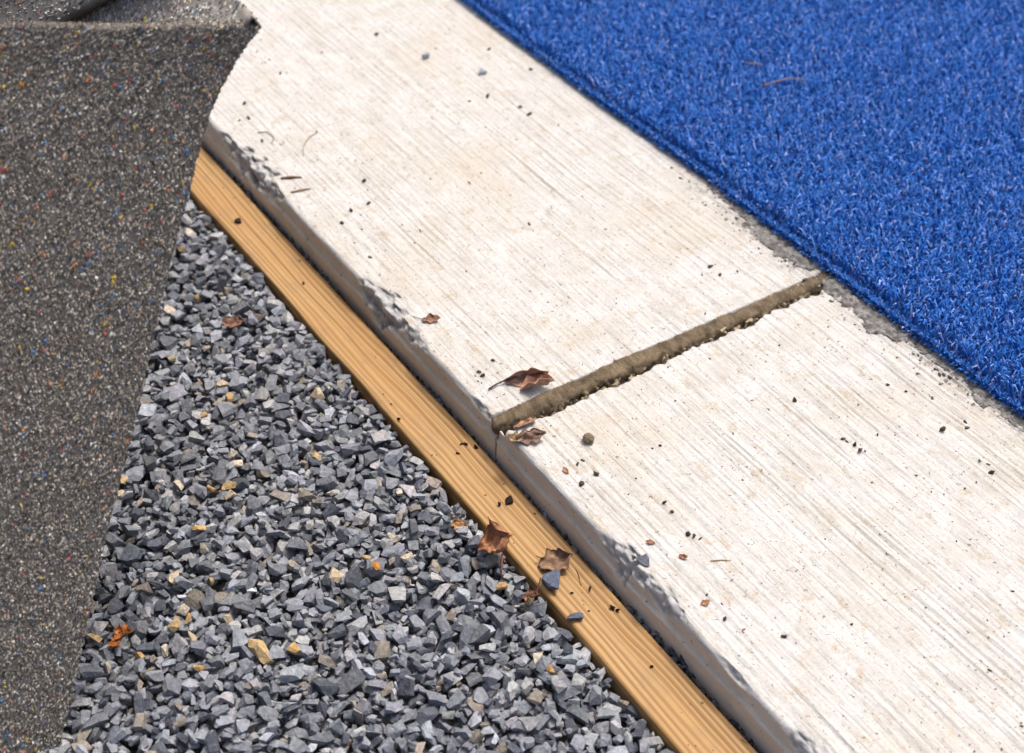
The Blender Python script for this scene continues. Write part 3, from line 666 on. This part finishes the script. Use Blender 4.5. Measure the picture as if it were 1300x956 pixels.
leaf(-2, -234, bed(0, -234)+1.5, [(dict(L=13, W=7, lobes=.3, curl=.9, cup=.6, seed=61, tint=(.50, .19, .05)), 50, 0, 20, (0, 0, 0)), (dict(L=11, W=6, lobes=.3, curl=.9, cup=.6, seed=63, tint=(.46, .16, .04)), 95, -10, -20, (5, -4, 0)), (dict(L=11, W=6, lobes=.3, curl=.9, cup=.6, seed=65, tint=(.46, .16, .04)), 20, -10, -20, (8, -8, 0))], None, 'bright orange curled leaf scrap in the gravel beside the rubber roll')
leaf(-236, -44, bed(-236, -44)+1, [(dict(L=18, W=12, lobes=.15, curl=.5, cup=.4, seed=71, tint=(.20, .10, .065)), 60, 0, 8, (0, -6, 0))], None, 'flat reddish-brown leaf piece in the upper gravel')
leaf(38, -13, bed(38, -13)+1, [(dict(L=13, W=9, lobes=.2, curl=.6, cup=.5, seed=75, tint=(.34, .17, .06)), 20, 0, 8, (0, 0, 0))], None, 'small tawny leaf piece in the gravel against the timber')
leaf(121, -7, bed(121, -7)+1, [(dict(L=12, W=7, lobes=.2, curl=.6, cup=.5, seed=78, tint=(.26, .12, .075)), 40, -30, 8, (-3, -3, 0))], ([(0, 0, 3), (-3, 5, 8), (-5, 8, 12)], [.8, .5, .4], (.16, .06, .04)), 'thin reddish leaf stalk standing in the gravel beside the dark stone')
for i, (x, y, L, lab) in enumerate(((162.3, 75.3, 8, 'tiny rust leaf crumb on the near slab, farthest from the kerb edge'), (199.3, 62.8, 9, 'pointed tan leaf crumb on the near slab by the lower edge'), (229.2, 69.0, 5, 'smallest rust leaf crumb on the near slab, lowest of the leaf crumbs'), (62.4, 57.9, 8, 'pale curled leaf crumb on the near slab below the leaf scraps'), (143.4, 66.9, 8, 'thin looped leaf crumb on the near slab above the lodged stone'))):
    leaf(x, y, KH+.2, [(dict(L=L*.75, W=L*.4, lobes=.25, curl=.8, cup=.5, seed=81+i*3, tint=[(.33, .14, .07), (.40, .2, .1)][i % 2], nu=12, nv=9), 30+50*i, 0, 10, (0, 0, 0))], None, lab, 'leaf crumbs on the near slab')

# ------------------------------------------------------------------ crumbs and twigs
KD = [(153.3, 92.6), (157.2, 94.4), (149.8, 90.3), (155.1, 233.6), (149.2, 234.3), (140.3, 231.8), (143.5, 232.5), (117.1, 296.4), (149.9, 254.6), (171.7, 294.5), (245.0, 86.5), (260.2, 126.4), (195.1, 68.7), (205.3, 71.9), (215.2, 66.2), (-46.7, 279.2), (-58.9, 78.8), (-49.3, 63.9), (-54.4, 63.8), (-15.7, 239.2), (76.7, 125.0), (93.8, 230.2), (76.7, 59.8), (-524.0, 245.9), (-521.9, 185.6), (-508.2, 134.7), (-356.8, 288.8), (-369.6, 254.7), (-320.8, 286.9), (-335.4, 286.6), (-309.9, 112.6), (-279.7, 100.2), (-278.7, 83.5), (-267.5, 68.7), (-215.3, 65.5), (-183.0, 193.9), (-478.2, 84.1), (-453.2, 76.0), (-455.5, 67.8), (-412.9, 69.3), (-439.2, 320.7), (-385.4, 332.2), (59.5, 73.4), (60.5, 68.2), (75.2, 73.1), (120.7, 94.1), (129.3, 94.4), (211.3, 295.4), (205.9, 293.2), (218.2, 291.4), (-367.5, 272.7), (-58.9, 279.0)]
r = np.random.default_rng(51)
for i, (x, y) in enumerate(KD):
    s = r.uniform(1.1, 2.0)*(1.25 if x < -250 else 1)
    fs = x < 0
    one_stone('dirt_crumb', x, y, KH-.4, s, np.array([.07, .055, .042])*r.uniform(.5, 1.6), 400+i, crumb_label(x, y), 'dirt', 'dirt crumbs on the far slab' if fs else 'dirt crumbs on the near slab', mat=DIRT, sink=.1, tilt=1)
a_, b_ = np.meshgrid(np.linspace(0, 2*np.pi, 22, endpoint=False), np.linspace(.06, np.pi-.06, 14))
cv = np.stack([np.sin(b_)*np.cos(a_), np.sin(b_)*np.sin(a_), np.cos(b_)], -1).reshape(-1, 3)
cv = cv*(1+.28*fbm(cv[:, 0]*2+9, cv[:, 1]*2, cv[:, 2]*2, s=130)+.15*noise(cv[:, 0]*6+9, cv[:, 1]*6, cv[:, 2]*6, s=131))[:, None]*np.array([4.3, 3.6, 2.8]); cv[:, 2] -= cv[:, 2].min()
link('dirt_clod', mesh('dirt_clod', cv, grid_faces(14, 22, True)[:, ::-1], False, {'tint': np.array([.19, .15, .10])*(1+.4*fbm(cv[:, 0], cv[:, 1], cv[:, 2], s=132))[:, None]}), DIRT, label='round brown clod of dirt alone on the near slab', cat='dirt', loc=(46.3, 87.5, KH-.3))
WD = [(-20.4, 31.1), (-16.4, 21.5), (-14.1, 35.0), (41.1, 18.7), (-68.6, 4.6), (-247.7, 20.8), (154.1, 29.1), (133.5, 27.0), (129.8, 15.5), (203.3, 22.3), (157.5, 31.0), (-22.5, 29.2)]
for i, (x, y) in enumerate(WD):
    one_stone('dirt_crumb', x, y, .1, r.uniform(1.2, 2.1), np.array([.035, .024, .018])*r.uniform(.6, 1.5), 500+i, 'tiny black dirt crumb on the timber board', 'dirt', 'dirt crumbs on the timber', mat=DIRT, sink=.1, tilt=1)
one_stone('dirt_crumb', 42.2, 25.6, .1, 3.4, (.025, .018, .014), 520, 'largest black dirt crumb on the timber, below the joint', 'dirt', 'dirt crumbs on the timber', mat=DIRT, sink=.1)
one_stone('dirt_crumb', -352.3, 14.2, .1, 3.0, (.025, .018, .014), 521, 'black dirt crumb on the far end of the timber near the roll', 'dirt', 'dirt crumbs on the timber', mat=DIRT, sink=.1)
def twig(pts, rad, c, label, grp, mat=None):
    p = np.array(pts, float); o = p[0].copy(); V, F = tube(p-o, rad, 6)
    link('twig', mesh('twig', V, F, True, {'tint': np.repeat(np.array([c]), len(V), 0)}), mat or LEAF, label=label, cat='twig', group=grp, loc=o)
ZT = KH+16.2
twig([(-224.7, 474, ZT), (-222, 488, ZT+.8), (-219, 501, ZT+1), (-209.9, 513, ZT+.2)], [.5, .7, .6, .35], (.30, .20, .15), 'longer pale twig lying on the blue turf', 'twigs on the turf')
twig([(-263.1, 487, ZT), (-258, 492, ZT+.8), (-253, 498, ZT+.1)], [.6, .8, .5], (.30, .2, .14), 'shorter pale twig on the blue turf, left of the longer one', 'twigs on the turf')
twig([(-352, 56.5, KH+.9), (-348, 64, KH+1.6), (-344, 72, KH+.8)], [.9, 1.2, .6], (.20, .10, .055), 'thick short brown twig on the far slab near the roll', 'twigs on the far slab')
twig([(-371.7, 88, KH+.4), (-385, 95, KH+1.2), (-395, 106, KH+1.3), (-399, 117, KH+.5)], [.28, .34, .25], (.32, .18, .11), 'thin curved twig on the far slab near the roll', 'twigs on the far slab')
twig([(-329, 54.7, KH+.7), (-327, 62, KH+1.2), (-325, 71, KH+.6)], [.6, .8, .4], (.26, .14, .08), 'short brown twig close to the far slab edge', 'twigs on the far slab')
twig([(-428, 72, KH+.5), (-423, 79, KH+1), (-412, 80, KH+.9), (-405, 74, KH+.5)], [.4, .5, .3], (.27, .19, .12), 'bent brown twig on the far slab right beside the roll', 'twigs on the far slab')
twig([(175, 88, KH+.4), (178, 93, KH+.9), (181.5, 98.5, KH+.4)], [.3, .5, .3], (.48, .32, .18), 'pale straw fragment on the near slab', 'straws')
twig([(128, 24, .4), (122, 27, 1.0), (115, 29.5, .5)], [.3, .4, .3], (.40, .22, .10), 'thin straw on the timber beside the brown leaf', 'straws')

# crumbling grey mortar where the turf meets the slabs
def crust():
    st = 1.1; xs_ = np.arange(-150, 215, st); ys_ = np.arange(KF+KW-26, KF+KW+9, st)
    X, Y = np.meshgrid(xs_, ys_, indexing='ij')
    d = (Y-(KF+KW-1))                                   # negative outwards
    wd = 5+12*np.clip(noise(X/34, s=110)+.25, 0, 1)+5*np.clip(noise(X/11, s=111), 0, 1)
    wd = wd*np.where(X < 0, .75*sstep(-150, -60, X)+.1, 1.1-.5*sstep(120, 215, X))
    m = (d+wd)/5+.9*fbm(X/5, Y/5, s=112)+.5*noise(X/2.2, Y/2.2, s=113)
    m -= 3*np.exp(-((X+3)/9)**2)
    h = np.clip(m, -1, 1.6)*1.5*(.6+.6*noise(X/5, Y/5, s=114))+.2+.9*noise(X/2.2, Y/2.2, s=115)
    keep = m > .05
    Z = np.where(keep, KH+np.clip(h, -.5, 3.6), KH-2.4)
    n, k = X.shape; V = np.stack([X, Y, Z], -1).reshape(-1, 3); f = grid_faces(n, k)[:, ::-1]
    kk = keep.ravel()[f].any(1); f = f[kk]
    used = np.unique(f); mp = np.zeros(len(V), int); mp[used] = np.arange(len(used)); V = V[used]; f = mp[f]
    T = np.array([.24, .232, .22])*(1+.75*fbm(V[:, 0]/4, V[:, 1]/4, s=116))[:, None]
    return V, f, np.clip(T, .04, .5)
V, F, T = crust()
link('mortar_crust', mesh('mortar_crust', V, F, False, {'tint': T}), CRUST, label='crumbling grey mortar crust along the foot of the blue turf', cat='mortar')
r = np.random.default_rng(61); n = 520
gx = r.normal(20, 105, n); d = np.abs(r.normal(0, 11, n)); gy = KF+KW-5-d; k = (gx > -200) & (gx < 260); gx, gy = gx[k], gy[k]; n = len(gx)
sx = r.normal(6.0, 2.0, 260); V, F, T = join_stones(np.stack([np.r_[gx, sx], np.r_[gy, r.uniform(KF+2, KF+KW, 260)], np.r_[np.full(n, KH+.1), r.uniform(KH-6.5, KH-1.8, 260)]], 1), np.r_[r.exponential(.55, n).clip(.3, 1.9), r.exponential(1.2, 260).clip(.5, 3.6)], rand_rot(n+260, 1, r), np.vstack([np.array([[.16, .15, .135]])*np.exp(r.normal(0, .6, (n, 1))), np.array([[.20, .16, .105]])*np.exp(r.normal(0, .55, (260, 1)))]), r.integers(0, 48, n+260))
link('mortar_crumbs', mesh('mortar_crumbs', V, F, False, {'tint': T}), DIRT, label='loose grey and sandy crumbs along the joint and the turf edge', cat='crumbs', kind='stuff')

r = np.random.default_rng(71); n = 1500
cxs, cys = r.uniform(-560, 420, 90), r.uniform(KF+6, KF+KW-6, 90); w_ = r.integers(0, 90, n); sp = r.choice([6, 14, 60], n)
gx = cxs[w_]+r.normal(0, 1, n)*sp; gy = cys[w_]+r.normal(0, 1, n)*sp
nw = 130; gx = np.r_[gx, r.uniform(-420, 320, nw)]; gy = np.r_[gy, r.uniform(2, 36, nw)]; n += nw
k = ((gy > KF+6) & (gy < KF+KW-2) & (np.abs(gx) > 16)) | (np.arange(n) >= n-nw); gx, gy = gx[k], gy[k]; n = len(gx)
V, F, T = join_stones(np.stack([gx, gy, np.where(gy > KF, KH, 0.)+.1], 1), r.exponential(.32, n).clip(.22, 1.1), rand_rot(n, 1, r), np.array([[.10, .075, .05]])*np.exp(r.normal(0, .7, (n, 1))), r.integers(0, 48, n))
link('fine_grit', mesh('fine_grit', V, F, False, {'tint': np.clip(T, .01, .4)}), DIRT, label='fine brown grit sprinkled over the concrete slabs and timber', cat='grit', kind='stuff')
